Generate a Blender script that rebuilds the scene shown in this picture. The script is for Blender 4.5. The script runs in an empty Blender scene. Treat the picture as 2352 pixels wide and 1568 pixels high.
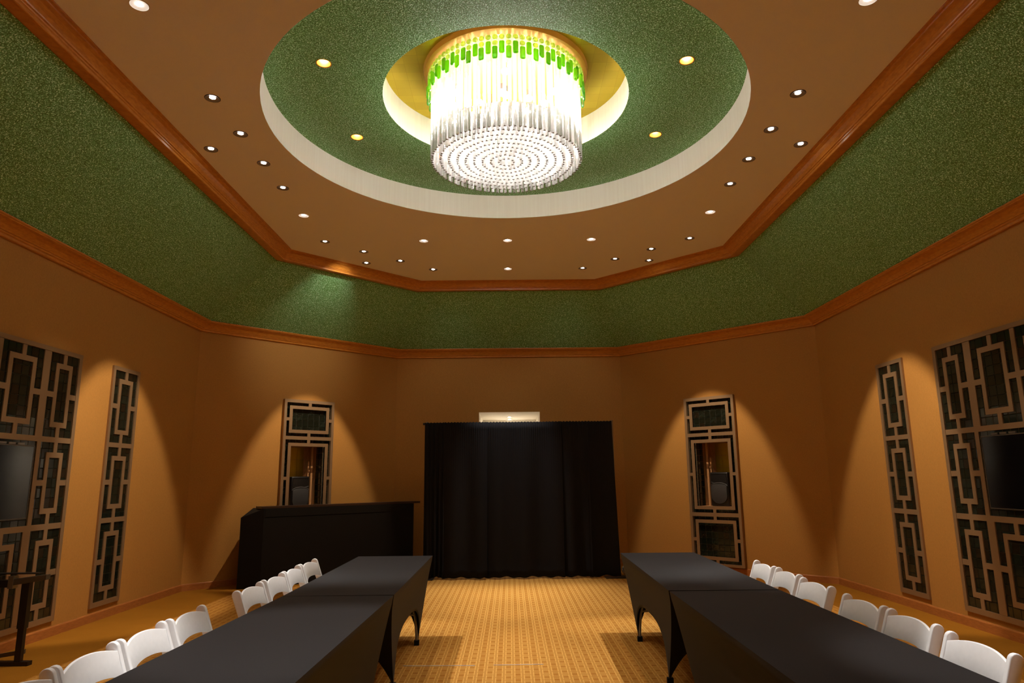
import bpy, bmesh, math, random
from mathutils import Vector, Matrix
from mathutils.geometry import delaunay_2d_cdt
random.seed(7)
PI = math.pi
S = bpy.context.scene
COL = S.collection

# ------------------------------------------------------------------ camera
F_PX, PITCH, YAW, ROLL, CAMX, CAMZ = 1582.977, 0.1954, 0.0042, -0.0103, 0.0096, 1.53
f = Vector((math.sin(YAW) * math.cos(PITCH), math.cos(YAW) * math.cos(PITCH), math.sin(PITCH)))
r0 = Vector((math.cos(YAW), -math.sin(YAW), 0)); u0 = r0.cross(f)
rr = math.cos(ROLL) * r0 + math.sin(ROLL) * u0
uu = -math.sin(ROLL) * r0 + math.cos(ROLL) * u0
cd = bpy.data.cameras.new('camera'); cam = bpy.data.objects.new('camera', cd); COL.objects.link(cam)
cam.matrix_world = Matrix(((rr.x, uu.x, -f.x, CAMX), (rr.y, uu.y, -f.y, 0), (rr.z, uu.z, -f.z, CAMZ), (0, 0, 0, 1)))
cd.sensor_width = 36; cd.lens = F_PX / 2352 * 36; cd.clip_start = 0.05; cd.clip_end = 100
S.camera = cam

# ------------------------------------------------------------------ world, exposure, light levels
w = bpy.data.worlds.new('world'); S.world = w; w.use_nodes = True
w.node_tree.nodes['Background'].inputs[0].default_value = (0.9, 0.8, 0.7, 1)
w.node_tree.nodes['Background'].inputs[1].default_value = 0.0
S.view_settings.view_transform = 'Standard'; S.view_settings.look = 'None'
S.view_settings.gamma = 1; S.view_settings.use_curve_mapping = False
S.view_settings.exposure = 1.0
P_DOWN = 200.0      # plain downlights (floor, tables, chairs)
P_WALL = 235.0      # accent lights aimed at the corner and side screens
P_SOFT = 55.0       # remaining accent lights
P_TRAY = 32.0       # gold baffle lights in the round tray
P_BULB = 7.0       # each chandelier bulb
WARM = (1.0, 0.80, 0.59); NEUT = (1.0, 0.95, 0.90)

# ------------------------------------------------------------------ room numbers
W, YA, BX, YB, YC = 4.6834, 10.2791, 2.108, 12.8567, 6.2159
K = math.tan(PI / 8)
ZCROWN, ZCT, ECT = 3.766, 3.9145, 0.1811
ZCEIL, ZUB = 4.8447, 4.7058
R1, Z1, R2, Z2 = 2.2676, 5.1545, 1.1971, 5.466

def octagon(e):
    """room outline pushed inwards by e, anticlockwise from the back right"""
    a = (W - e, YA - K * e); b = (BX - K * e, YB - e)
    pts = [a, b, (-b[0], b[1]), (-a[0], a[1])]
    return pts + [(x, 2 * YC - y) for x, y in reversed(pts)]
SIDES = ['back_right', 'back', 'back_left', 'left', 'front_left', 'front', 'front_right', 'right']

# ------------------------------------------------------------------ materials
def srgb(r, g, b):
    c = []
    for v in (r, g, b):
        v /= 255
        c.append(v / 12.92 if v <= 0.04045 else ((v + 0.055) / 1.055) ** 2.4)
    return (*c, 1)
MATS = {}
def mat(name, color, rough=0.6, metal=0.0, spec=0.5, **kw):
    m = bpy.data.materials.new(name); m.use_nodes = True
    b = m.node_tree.nodes['Principled BSDF']
    b.inputs['Base Color'].default_value = color if len(color) == 4 else (*color, 1)
    b.inputs['Roughness'].default_value = rough; b.inputs['Metallic'].default_value = metal
    b.inputs['Specular IOR Level'].default_value = spec
    for k, v in kw.items(): b.inputs[k].default_value = v
    MATS[name] = m
    return m
def nd(m, t, **kw):
    n = m.node_tree.nodes.new(t)
    for k, v in kw.items(): setattr(n, k, v)
    return n
def lk(m, a, b): m.node_tree.links.new(a, b)
def coords(m, scale=(1, 1, 1), kind='Object'):
    tc = nd(m, 'ShaderNodeTexCoord'); mp = nd(m, 'ShaderNodeMapping'); mp.inputs['Scale'].default_value = scale
    lk(m, tc.outputs[kind], mp.inputs[0]); return mp.outputs[0]
def noise(m, vec, scale, detail=2, rough=0.5):
    n = nd(m, 'ShaderNodeTexNoise'); n.inputs['Scale'].default_value = scale
    n.inputs['Detail'].default_value = detail; n.inputs['Roughness'].default_value = rough
    lk(m, vec, n.inputs['Vector']); return n.outputs['Fac']
def ramp(m, fac, stops):
    r = nd(m, 'ShaderNodeValToRGB'); e = r.color_ramp.elements
    while len(e) < len(stops): e.new(0.5)
    for x, (p, c) in zip(e, stops): x.position = p; x.color = c if len(c) == 4 else (*c, 1)
    lk(m, fac, r.inputs[0]); return r.outputs[0]
def bump(m, fac, strength=0.3, dist=0.01):
    b = nd(m, 'ShaderNodeBump'); b.inputs['Strength'].default_value = strength; b.inputs['Distance'].default_value = dist
    lk(m, fac, b.inputs['Height']); lk(m, b.outputs[0], m.node_tree.nodes['Principled BSDF'].inputs['Normal'])
def base(m, out): lk(m, out, m.node_tree.nodes['Principled BSDF'].inputs['Base Color'])

def varied(name, c1, c2, scale, rough=0.6, stretch=(1, 1, 1), bstr=0.0, metal=0.0, lo=0.35, hi=0.65, spec=0.5, **kw):
    m = mat(name, c1, rough, metal, spec, **kw); v = coords(m, stretch); n = noise(m, v, scale, 3)
    base(m, ramp(m, n, [(lo, c1), (hi, c2)]))
    if bstr: bump(m, n, bstr, 0.004)
    return m
wallpaper = varied('wallpaper', (0.41, 0.200, 0.044), (0.50, 0.245, 0.056), 220, 0.8, (1, 1, 0.22), 0.12, lo=0.3, hi=0.7, spec=0.25)
plaster = varied('ceiling_paint', (0.90, 0.84, 0.78), (0.92, 0.86, 0.80), 120, 0.9, bstr=0.08, spec=0.2)
cream = varied('cream_paint', (0.87, 0.80, 0.68), (0.90, 0.84, 0.72), 4, 0.85, (9, 9, 0.3), spec=0.2)
crownwood = varied('crown_wood', (0.50, 0.175, 0.020), (0.62, 0.240, 0.030), 6, 0.30, (3, 3, 12))
green = mat('green_bead_wallpaper', (0.08, 0.11, 0.03), 0.62, 0.0, 0.6)
gv = coords(green)
g1 = nd(green, 'ShaderNodeTexVoronoi'); g1.inputs['Scale'].default_value = 95; lk(green, gv, g1.inputs['Vector'])
gn = noise(green, gv, 85, 2)
gm = nd(green, 'ShaderNodeMath', operation='MULTIPLY_ADD'); gm.inputs[1].default_value = -0.55
lk(green, g1.outputs['Distance'], gm.inputs[0]); lk(green, gn, gm.inputs[2])
base(green, ramp(green, gm.outputs[0], [(0.06, (0.090, 0.205, 0.034)), (0.24, (0.150, 0.385, 0.105)), (0.37, (0.32, 0.66, 0.32)), (0.47, (0.78, 0.98, 0.78))]))
bump(green, gm.outputs[0], 0.35, 0.008)
goldleaf = mat('gold_leaf', (0.62, 0.38, 0.04), 0.36, 0.75)
glv = coords(goldleaf); gb = nd(goldleaf, 'ShaderNodeTexBrick'); lk(goldleaf, glv, gb.inputs['Vector'])
gb.offset = 0; gb.inputs['Scale'].default_value = 1.0; gb.inputs['Brick Width'].default_value = 0.14; gb.inputs['Row Height'].default_value = 0.14
gb.inputs['Mortar Size'].default_value = 0.0015; gb.inputs['Color1'].default_value = (0.62, 0.47, 0.035, 1); gb.inputs['Color2'].default_value = (0.54, 0.40, 0.028, 1); gb.inputs['Mortar'].default_value = (0.46, 0.32, 0.02, 1)
base(goldleaf, gb.outputs[0])
bronze = varied('bronze_metal', (0.33, 0.215, 0.115), (0.38, 0.25, 0.14), 300, 0.45, metal=0.55)
bronzedark = mat('frame_side_bronze', (0.20, 0.11, 0.04), 0.5, 0.4)
tilemats = [mat('smoked_green_tile', c, 0.12, 0.0, 0.45) for c in ((0.006, 0.008, 0.005), (0.009, 0.012, 0.008), (0.012, 0.009, 0.005))]
for tm in tilemats:
    v = coords(tm); n = noise(tm, v, 22, 4); c = tm.node_tree.nodes['Principled BSDF'].inputs['Base Color'].default_value[:]
    base(tm, ramp(tm, n, [(0.45, c), (0.75, (c[0] * 2.4, c[1] * 2.4, c[2] * 2.2, 1))]))
grout = mat('grout', (0.085, 0.080, 0.055), 0.7)
blackgloss = mat('tv_glass', (0.004, 0.004, 0.005), 0.14)
blackplastic = mat('black_plastic', (0.008, 0.007, 0.007), 0.4)
greymetal = mat('grey_metal', (0.35, 0.33, 0.31), 0.35, 0.9)
bezel = mat('bezel_grey', (0.10, 0.085, 0.065), 0.3, 0.3)
spandex = varied('black_spandex', (0.0056, 0.0050, 0.0053), (0.0112, 0.0100, 0.0106), 420, 0.7, bstr=0.12, spec=0.14, **{'Sheen Weight': 0.05, 'Sheen Roughness': 0.4})
drapem = varied('black_drape', (0.0105, 0.0108, 0.0130), (0.0160, 0.0162, 0.0190), 300, 0.9, bstr=0.15, spec=0.1)
barm = varied('black_bar_cloth', (0.006, 0.005, 0.004), (0.009, 0.0075, 0.006), 120, 0.8, spec=0.2)
bartopm = mat('bar_top_laminate', (0.035, 0.018, 0.013), 0.3)
resin = varied('white_resin', (0.85, 0.85, 0.86), (0.88, 0.88, 0.89), 40, 0.35)
cushion = mat('white_vinyl', (0.80, 0.77, 0.74), 0.45)
trimdark = mat('dark_baffle', (0.055, 0.024, 0.005), 0.45)
trimcream = mat('cream_baffle', (0.80, 0.74, 0.68), 0.8)
trimgold = mat('gold_baffle', (0.75, 0.36, 0.05), 0.35, 0.6)
wood = varied('niche_wood', (0.42, 0.22, 0.09), (0.52, 0.28, 0.12), 12, 0.5, (8, 8, 1))
skirt = varied('baseboard_wood', (0.36, 0.125, 0.030), (0.46, 0.17, 0.042), 8, 0.42, (2, 2, 14))
tubegrey = mat('table_leg_grey', (0.25, 0.24, 0.23), 0.45, 0.4)
whiteplastic = mat('table_top_plastic', (0.7, 0.7, 0.68), 0.5)
clearwrap = varied('crumpled_wrap', (0.05, 0.05, 0.055), (0.5, 0.5, 0.52), 30, 0.15, bstr=0.8)

def emis(name, color, s):
    m = bpy.data.materials.new(name); m.use_nodes = True; nt = m.node_tree; nt.nodes.clear()
    e = nt.nodes.new('ShaderNodeEmission'); e.inputs[0].default_value = (*color, 1); e.inputs[1].default_value = s
    o = nt.nodes.new('ShaderNodeOutputMaterial'); nt.links.new(e.outputs[0], o.inputs[0]); return m
lampglow = emis('lamp_glow', (1, 0.93, 0.84), 30); bulbglow = emis('bulb_glow', (1, 0.95, 0.90), 18)

def glassy(name, transp, trans, wt, wd, gloss_rough=0.08):
    """weights: transparent wt, translucent wd, rest glossy"""
    m = bpy.data.materials.new(name); m.use_nodes = True; nt = m.node_tree; nt.nodes.clear()
    N = nt.nodes.new; o = N('ShaderNodeOutputMaterial')
    t = N('ShaderNodeBsdfTransparent'); t.inputs[0].default_value = (*transp, 1)
    d = N('ShaderNodeBsdfTranslucent'); d.inputs[0].default_value = (*trans, 1)
    d2 = N('ShaderNodeBsdfDiffuse'); d2.inputs[0].default_value = (*trans, 1)
    g = N('ShaderNodeBsdfGlossy'); g.inputs[0].default_value = (0.95, 0.95, 0.95, 1); g.inputs['Roughness'].default_value = gloss_rough
    md = N('ShaderNodeMixShader'); md.inputs[0].default_value = 0.4
    nt.links.new(d.outputs[0], md.inputs[1]); nt.links.new(d2.outputs[0], md.inputs[2])
    m1 = N('ShaderNodeMixShader'); m1.inputs[0].default_value = wd / (wd + (1 - wt - wd))
    nt.links.new(g.outputs[0], m1.inputs[1]); nt.links.new(md.outputs[0], m1.inputs[2])
    m2 = N('ShaderNodeMixShader'); m2.inputs[0].default_value = wt
    nt.links.new(m1.outputs[0], m2.inputs[1]); nt.links.new(t.outputs[0], m2.inputs[2]); nt.links.new(m2.outputs[0], o.inputs[0])
    return m
crystal = glassy('clear_crystal', (0.88, 0.88, 0.87), (0.92, 0.92, 0.92), 0.44, 0.19, 0.05)
rodend = mat('rod_end_facet', (0.16, 0.13, 0.10), 0.3)  # brown floor reflection on the clear rod ends, put into their colour
greencrystal = [glassy('green_crystal', (0.30, 0.75, 0.04), c, 0.40, 0.45) for c in ((0.22, 0.62, 0.01), (0.10, 0.42, 0.01), (0.35, 0.70, 0.02))]
palecrystal = glassy('pale_green_crystal', (0.75, 0.92, 0.35), (0.55, 0.78, 0.15), 0.45, 0.35)

# carpet: bordered octagon; woven basket pattern with dark squares on a 0.15 m lattice
carpet = mat('woven_carpet', (0.6, 0.27, 0.05), 0.95, 0, 0.1)
cv = coords(carpet)
sep = nd(carpet, 'ShaderNodeSeparateXYZ'); lk(carpet, cv, sep.inputs[0])
def M(op, a, b=None, c=None):
    n = nd(carpet, 'ShaderNodeMath', operation=op)
    for i, v in enumerate((a, b, c)):
        if v is None: continue
        if isinstance(v, (int, float)): n.inputs[i].default_value = v
        else: lk(carpet, v, n.inputs[i])
    return n.outputs[0]
def frac(a, p, off): return M('FRACT', M('DIVIDE', M('ADD', a, 50 + off), p))
def near(a, c, h):   # 1 where |a-c|<h
    return M('LESS_THAN', M('ABSOLUTE', M('SUBTRACT', a, c)), h)
P = 0.15
X, Y = sep.outputs[0], sep.outputs[1]
fx = frac(X, P, 0.120 - 50 + 0.0 + 50 - 50 + 50); fy = frac(Y, P, 0.0)
fx2 = frac(X, P, 0.120 + P / 2); fy2 = frac(Y, P, P / 2)
def motif(fx, fy):
    sq = M('MULTIPLY', near(fx, 0.5, 0.13), near(fy, 0.5, 0.11))
    bars = M('MULTIPLY', M('ADD', near(fx, 0.33, 0.022), near(fx, 0.67, 0.022)), near(fy, 0.5, 0.43))
    return sq, bars
sqa, ba = motif(fx, fy); sqb, bb = motif(fx2, fy2)
sq = M('MAXIMUM', sqa, sqb); bars = M('MAXIMUM', ba, bb)
hl = M('LESS_THAN', frac(Y, 0.0214, 0.0), 0.32)
hl = M('MULTIPLY', hl, M('SUBTRACT', 1.0, sq))
lines = M('MULTIPLY', hl, 0.6)
lightv = M('MINIMUM', M('ADD', bars, lines), 1.0)
# broad dark warp stripes that read at distance
stripe = near(fx, 0.5, 0.13)
inr = M('MAXIMUM', M('ABSOLUTE', X), M('SUBTRACT', M('ABSOLUTE', M('SUBTRACT', Y, YC)), YB - YC - W))
diag = M('MULTIPLY', M('ADD', M('ABSOLUTE', X), M('ABSOLUTE', M('SUBTRACT', Y, YC))), 1.0)
inner = M('MULTIPLY', M('MULTIPLY', M('LESS_THAN', M('ABSOLUTE', X), W - 0.83), M('LESS_THAN', M('ABSOLUTE', M('SUBTRACT', Y, YC)), YB - YC - 0.83)),
          M('LESS_THAN', diag, W + (YA - YC) - 0.83 * math.sqrt(2)))
cn = noise(carpet, cv, 90, 3); cn2 = noise(carpet, cv, 2.2, 3)
def mixc(fac, a, b):
    n = nd(carpet, 'ShaderNodeMix', data_type='RGBA')
    if isinstance(fac, float): n.inputs[0].default_value = fac
    else: lk(carpet, fac, n.inputs[0])
    for i, v in ((6, a), (7, b)):
        if isinstance(v, tuple): n.inputs[i].default_value = (*v, 1)
        else: lk(carpet, v, n.inputs[i])
    return n.outputs[2]
c0 = mixc(M('MULTIPLY', sq, 0.6), (0.50, 0.235, 0.045), (0.36, 0.125, 0.010))
c0 = mixc(M('MULTIPLY', stripe, 0.34), c0, (0.36, 0.13, 0.012))
c1 = mixc(M('MULTIPLY', lightv, 0.75), c0, (0.82, 0.48, 0.13))
border = mixc(cn2, (0.30, 0.125, 0.010), (0.38, 0.165, 0.016))
c2 = mixc(inner, border, c1)
c3 = mixc(M('MULTIPLY', cn, 0.25), c2, (0.25, 0.10, 0.012))
base(carpet, c3)
bump(carpet, M('ADD', M('MULTIPLY', lightv, 0.6), cn), 0.5, 0.004)

# ------------------------------------------------------------------ helpers
def setp(o, label=None, cat=None, group=None, kind=None):
    for k, v in (('label', label), ('category', cat), ('group', group), ('kind', kind)):
        if v: o[k] = v
    return o
def link(name, me, parent=None, loc=None, rotz=None):
    o = bpy.data.objects.new(name, me); COL.objects.link(o)
    if parent: o.parent = parent
    if loc: o.location = loc
    if rotz: o.rotation_euler = (0, 0, rotz)
    return o
def finish(name, bm, m, smooth=False, bevel=0, seg=2):
    if bevel:
        bmesh.ops.bevel(bm, geom=[e for e in bm.edges if len(e.link_faces) == 2 and e.calc_face_angle(0) > 0.4], offset=bevel, segments=seg, affect='EDGES', profile=0.5)
    me = bpy.data.meshes.new(name); bm.normal_update(); bm.to_mesh(me); bm.free()
    for mm in (m if isinstance(m, (list, tuple)) else [m]): me.materials.append(mm)
    if smooth:
        for p in me.polygons: p.use_smooth = True
        try: me.set_sharp_from_angle(angle=math.radians(38))
        except Exception: pass
    return me
def thing(name, loc, rotz=0, label=None, cat=None, group=None):
    o = link(name, None, None, loc, rotz); o.empty_display_size = 0.1
    return setp(o, label, cat, group)
def box(bm, x0, x1, y0, y1, z0, z1, mi=0):
    vs = [bm.verts.new((x, y, z)) for x in (x0, x1) for y in (y0, y1) for z in (z0, z1)]
    for q in ((0, 1, 3, 2), (4, 6, 7, 5), (0, 4, 5, 1), (2, 3, 7, 6), (0, 2, 6, 4), (1, 5, 7, 3)):
        fc = bm.faces.new([vs[i] for i in q]); fc.material_index = mi
def prism(bm, pts, axis, a, b, mi=0):
    """polygon pts (2d) extruded along axis from a to b"""
    def v(p, t):
        q = list(p); q.insert(axis, t); return bm.verts.new(q)
    A = [v(p, a) for p in pts]; B = [v(p, b) for p in pts]; n = len(pts)
    fs = [bm.faces.new(A), bm.faces.new(B[::-1])] + [bm.faces.new((A[i], B[i], B[(i + 1) % n], A[(i + 1) % n])) for i in range(n)]
    for q in fs: q.material_index = mi
    bmesh.ops.recalc_face_normals(bm, faces=fs)
def lathe(bm, prof, seg=32, cx=0, cy=0, mi=0):
    rings = []
    for r, z in prof:
        rings.append([bm.verts.new((cx + r * math.cos(2 * PI * i / seg), cy + r * math.sin(2 * PI * i / seg), z)) for i in range(seg)])
    for a, b in zip(rings, rings[1:]):
        for i in range(seg):
            q = bm.faces.new((a[i], a[(i + 1) % seg], b[(i + 1) % seg], b[i])); q.material_index = mi; q.smooth = True
    return rings
def tube(bm, pts, r, seg=10, caps=True):
    pts = [Vector(p) for p in pts]; rings = []; prev = None
    for i, p in enumerate(pts):
        t = (pts[min(i + 1, len(pts) - 1)] - pts[max(i - 1, 0)]).normalized()
        a = prev - t * prev.dot(t) if prev else t.orthogonal()
        a.normalize(); prev = a; b = t.cross(a)
        rings.append([bm.verts.new(p + r * (math.cos(2 * PI * k / seg) * a + math.sin(2 * PI * k / seg) * b)) for k in range(seg)])
    for A, B in zip(rings, rings[1:]):
        for k in range(seg): bm.faces.new((A[k], A[(k + 1) % seg], B[(k + 1) % seg], B[k])).smooth = True
    if caps: bm.faces.new(rings[0][::-1]); bm.faces.new(rings[-1])
def holed(name, outer, holes, z, m, place=lambda x, y, z: (x, y, z), flip=False):
    """flat plate with holes (lists of 2d points)"""
    co = [Vector(p) for p in outer]; ed = [(i, (i + 1) % len(co)) for i in range(len(co))]
    for h in holes:
        s = len(co); co += [Vector(p) for p in h]; ed += [(s + i, s + (i + 1) % len(h)) for i in range(len(h))]
    v2, e2, f2, *_ = delaunay_2d_cdt(co, ed, [], 1, 1e-5)
    def inside(p, poly):
        c = False; n = len(poly)
        for i in range(n):
            a, b = poly[i], poly[(i + 1) % n]
            if (a[1] > p.y) != (b[1] > p.y) and p.x < (b[0] - a[0]) * (p.y - a[1]) / (b[1] - a[1]) + a[0]: c = not c
        return c
    bm = bmesh.new(); vs = [bm.verts.new(place(v.x, v.y, z)) for v in v2]
    for t in f2:
        c = sum((v2[i] for i in t), Vector((0, 0))) / len(t)
        if inside(c, outer) and not any(inside(c, h) for h in holes):
            q = [vs[i] for i in t]
            bm.faces.new(q[::-1] if flip else q)
    return finish(name, bm, m)
def circle(cx, cy, r, n=24): return [(cx + r * math.cos(2 * PI * i / n), cy + r * math.sin(2 * PI * i / n)) for i in range(n)]
def struct(o): o['kind'] = 'structure'; return o

# ------------------------------------------------------------------ floor
bm = bmesh.new(); bm.faces.new([bm.verts.new((x, y, 0)) for x, y in octagon(-0.02)])
# passage floor behind the drape
bm.faces.new([bm.verts.new(p) for p in ((-0.56, YB, 0.0), (0.56, YB, 0.0), (0.56, YB + 1.82, 0.0), (-0.56, YB + 1.82, 0.0))])
struct(link('floor', finish('floor', bm, carpet)))

# ------------------------------------------------------------------ walls
NI_U, NI_Z0, NI_Z1, NI_D = 0.305, 1.04, 2.085, 0.46     # speaker niche in the two far diagonal walls
UOFF = 0.03
def wall(i):
    o = octagon(0); a = Vector(o[i]); b = Vector(o[(i + 1) % 8]); d = (b - a); L = d.length; d.normalize()
    n = SIDES[i]
    holes = []
    if n == 'back':
        c = L / 2; holes = [[(c - 0.566, 0.01), (c + 0.566, 0.01), (c + 0.566, 2.735), (c - 0.566, 2.735)]]
    if n in ('back_left', 'back_right'):
        c = L / 2 + (UOFF if n == 'back_right' else -UOFF)
        holes = [[(c - NI_U, NI_Z0), (c + NI_U, NI_Z0), (c + NI_U, NI_Z1), (c - NI_U, NI_Z1)]]
    me = holed('wall_' + n, [(0, 0), (L, 0), (L, ZCT), (0, ZCT)], holes, 0, wallpaper,
               lambda x, y, z: (a.x + d.x * x, a.y + d.y * x, y))
    wo = struct(link('wall_' + n, me))
    # baseboard
    e = 0.016
    k = K * e
    bm = bmesh.new()
    for p0, p1 in (((0, 0), None),):
        nrm = Vector((-d.y, d.x))
        prof = [(0, 0), (0.016, 0), (0.016, 0.083), (0.011, 0.092), (0.0, 0.0945)]
        A = []; B = []
        for t, z in prof:
            A.append(bm.verts.new((a.x + d.x * t * K + nrm.x * t, a.y + d.y * t * K + nrm.y * t, z)))
            B.append(bm.verts.new((b.x - d.x * t * K + nrm.x * t, b.y - d.y * t * K + nrm.y * t, z)))
        for j in range(len(prof) - 1): bm.faces.new((A[j], B[j], B[j + 1], A[j + 1]))
        bmesh.ops.recalc_face_normals(bm, faces=bm.faces[:])
    struct(link('baseboard_' + n, finish('baseboard', bm, skirt)))
    return wo
WALLS = {SIDES[i]: wall(i) for i in range(8)}
# the passage seen over the drape: cream lined recess with two small lights
bm = bmesh.new(); x = 0.566; y0, y1, zt = YB, YB + 1.82, 2.735
for q in (((-x, y0, 0), (-x, y1, 0), (-x, y1, zt), (-x, y0, zt)), ((x, y0, 0), (x, y0, zt), (x, y1, zt), (x, y1, 0)),
          ((-x, y0, zt), (-x, y1, zt), (x, y1, zt), (x, y0, zt)), ((-x, y1, 0), (x, y1, 0), (x, y1, zt), (-x, y1, zt))):
    bm.faces.new([bm.verts.new(p) for p in q])
struct(link('wall_passage', finish('wall_passage', bm, cream)))

# ------------------------------------------------------------------ crown mouldings, green cove
def sweep(name, prof, m, kind_name):
    bm = bmesh.new(); rings = []
    for e, z in prof: rings.append([bm.verts.new((x, y, z)) for x, y in octagon(e)])
    for a, b in zip(rings, rings[1:]):
        for i in range(8): bm.faces.new((a[i], a[(i + 1) % 8], b[(i + 1) % 8], b[i]))
    bmesh.ops.recalc_face_normals(bm, faces=bm.faces[:])
    return struct(link(kind_name, finish(name, bm, m)))
sweep('lower_crown', [(0, ZCROWN), (0.030, ZCROWN), (0.034, ZCROWN + 0.006), (0.036, ZCROWN + 0.024), (0.050, ZCROWN + 0.032), (0.054, ZCROWN + 0.045),
                      (0.064, ZCROWN + 0.047), (0.075, ZCROWN + 0.062), (0.098, ZCROWN + 0.088), (0.135, ZCROWN + 0.112), (0.165, ZCROWN + 0.122),
                      (0.167, ZCROWN + 0.130), (0.176, ZCROWN + 0.133), (ECT, ZCROWN + 0.141), (ECT, ZCT), (0.05, ZCT)], crownwood, 'trim_1')
EU = W - 3.1611   # inset of the flat ceiling edge
eb = EU - 0.1232
sweep('upper_crown', [(eb - 0.15, ZUB + 0.016), (eb - 0.10, ZUB + 0.010), (eb - 0.03, ZUB + 0.006), (eb - 0.025, ZUB - 0.004), (eb - 0.006, ZUB - 0.004), (eb, ZUB), (eb + 0.002, ZUB + 0.020), (eb + 0.012, ZUB + 0.027), (eb + 0.014, ZUB + 0.036),
                      (eb + 0.026, ZUB + 0.040), (eb + 0.030, ZUB + 0.050), (eb + 0.045, ZUB + 0.072), (eb + 0.070, ZUB + 0.098), (eb + 0.098, ZUB + 0.112),
                      (eb + 0.102, ZUB + 0.122), (eb + 0.120, ZUB + 0.127), (EU, ZCEIL - 0.004), (EU, ZCEIL)], crownwood, 'trim_2')

# ceiling with cut outs
# light positions: (x, y, type)  type d dark baffle accent, w plain downlight
HALF = [(2.59, 4.335, 'w'), (2.59, 5.56, 'd'), (2.59, 6.205, 'd'), (2.59, 6.845, 'd'), (2.59, 7.48, 'd'), (2.60, 8.33, 'w'), (2.59, 9.325, 'd'),
        (3.01, 6.515, 'd'), (2.135, 9.78, 'd'), (2.21, 10.33, 'd'), (1.665, 10.24, 'd'), (1.208, 10.705, 'd'), (1.19, 9.325, 'w')]
CEN = [(0.0, 9.335, 'w'), (0.0, 10.693, 'w')]
LR = 0.064
lights = [(s * x, y, t) for x, y, t in HALF for s in (-1, 1)] + CEN
behind = [(s * x, 2 * YC - y, t) for x, y, t in HALF if y > 8 for s in (-1, 1)] + [(x, 2 * YC - y, t) for x, y, t in CEN]
tray = [(s * 1.612, y) for y in (5.523, 6.873) for s in (-1, 1)]
ceil = struct(link('ceiling', holed('ceiling', octagon(EU), [circle(0, YC, R1, 96)] + [circle(x, y, LR - 0.004) for x, y, t in lights + behind], ZCEIL, plaster, flip=True)))
def cyl_wall(name, r, z0, z1, m, parent):
    bm = bmesh.new(); lathe(bm, [(r, z0), (r, z1)], 128, 0, YC)
    for q in bm.faces: q.normal_flip()
    o = link(name, finish(name, bm, m, True), parent); return o
cyl_wall('tray_riser', R1, ZCEIL, Z1, cream, ceil)
link('tray_ceiling', holed('tray_ceiling', circle(0, YC, R1, 96), [circle(0, YC, R2, 96)] + [circle(x, y, LR - 0.004) for x, y in tray], Z1, green, flip=True), ceil)
cyl_wall('inner_riser', R2, Z1, Z2, cream, ceil)
link('gold_ceiling', holed('gold_ceiling', circle(0, YC, R2, 96), [], Z2, goldleaf, flip=True), ceil)
# sloped green cove, one panel per side
o1 = octagon(ECT - 0.02); o2 = octagon(eb - 0.13)
for i in range(8):
    j = (i + 1) % 8; bm = bmesh.new()
    bm.faces.new([bm.verts.new(p) for p in ((*o1[i], ZCT), (*o2[i], ZUB + 0.010), (*o2[j], ZUB + 0.010), (*o1[j], ZCT))])
    link('cove_panel', finish('cove_panel', bm, green), ceil)

# ------------------------------------------------------------------ ceiling lights
def fixture_mesh(kind):
    bm = bmesh.new()
    d = 0.005 if kind != 'g' else 0.075
    inner = 0.025 if kind != 'g' else 0.040
    lathe(bm, [(LR + 0.004, 0.0), (LR + 0.004, -0.003), (LR - 0.002, -0.004), (LR - 0.006, 0.0), (inner + (0.004 if kind != 'g' else 0.012), d), (inner, d + 0.001)], 32)
    return finish('trim_ring', bm, {'d': trimdark, 'w': trimcream, 'g': trimgold}[kind], True)
def lamp_mesh(kind):
    bm = bmesh.new(); d = 0.001 if kind != 'g' else 0.075; r = 0.026 if kind != 'g' else 0.041
    rg = lathe(bm, [(r, d + 0.003), (r * 0.8, d + 0.001), (r * 0.4, d - 0.001)], 24); bm.faces.new(rg[-1])
    return finish('lamp', bm, lampglow)
TR = {k: fixture_mesh(k) for k in 'dwg'}; LP = {k: lamp_mesh(k) for k in 'dwg'}
def spot(loc, target, power, size, blend, color, radius=0.02):
    l = bpy.data.lights.new('spot', 'SPOT'); l.energy = power; l.spot_size = math.radians(size); l.spot_blend = blend
    l.color = color; l.shadow_soft_size = radius
    o = bpy.data.objects.new('lamp_beam', l); COL.objects.link(o); o.location = loc
    o.rotation_euler = (Vector(target) - Vector(loc)).to_track_quat('-Z', 'Y').to_euler(); return o
def ceiling_light(x, y, z, kind, label, group):
    t = thing('recessed_ceiling_light', (x, y, z), 0, label, 'ceiling light', group)
    link('trim_ring', TR[kind], t); link('lamp', LP[kind], t); return t
SD = {-1: 'left', 1: 'right', 0: 'middle'}
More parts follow.
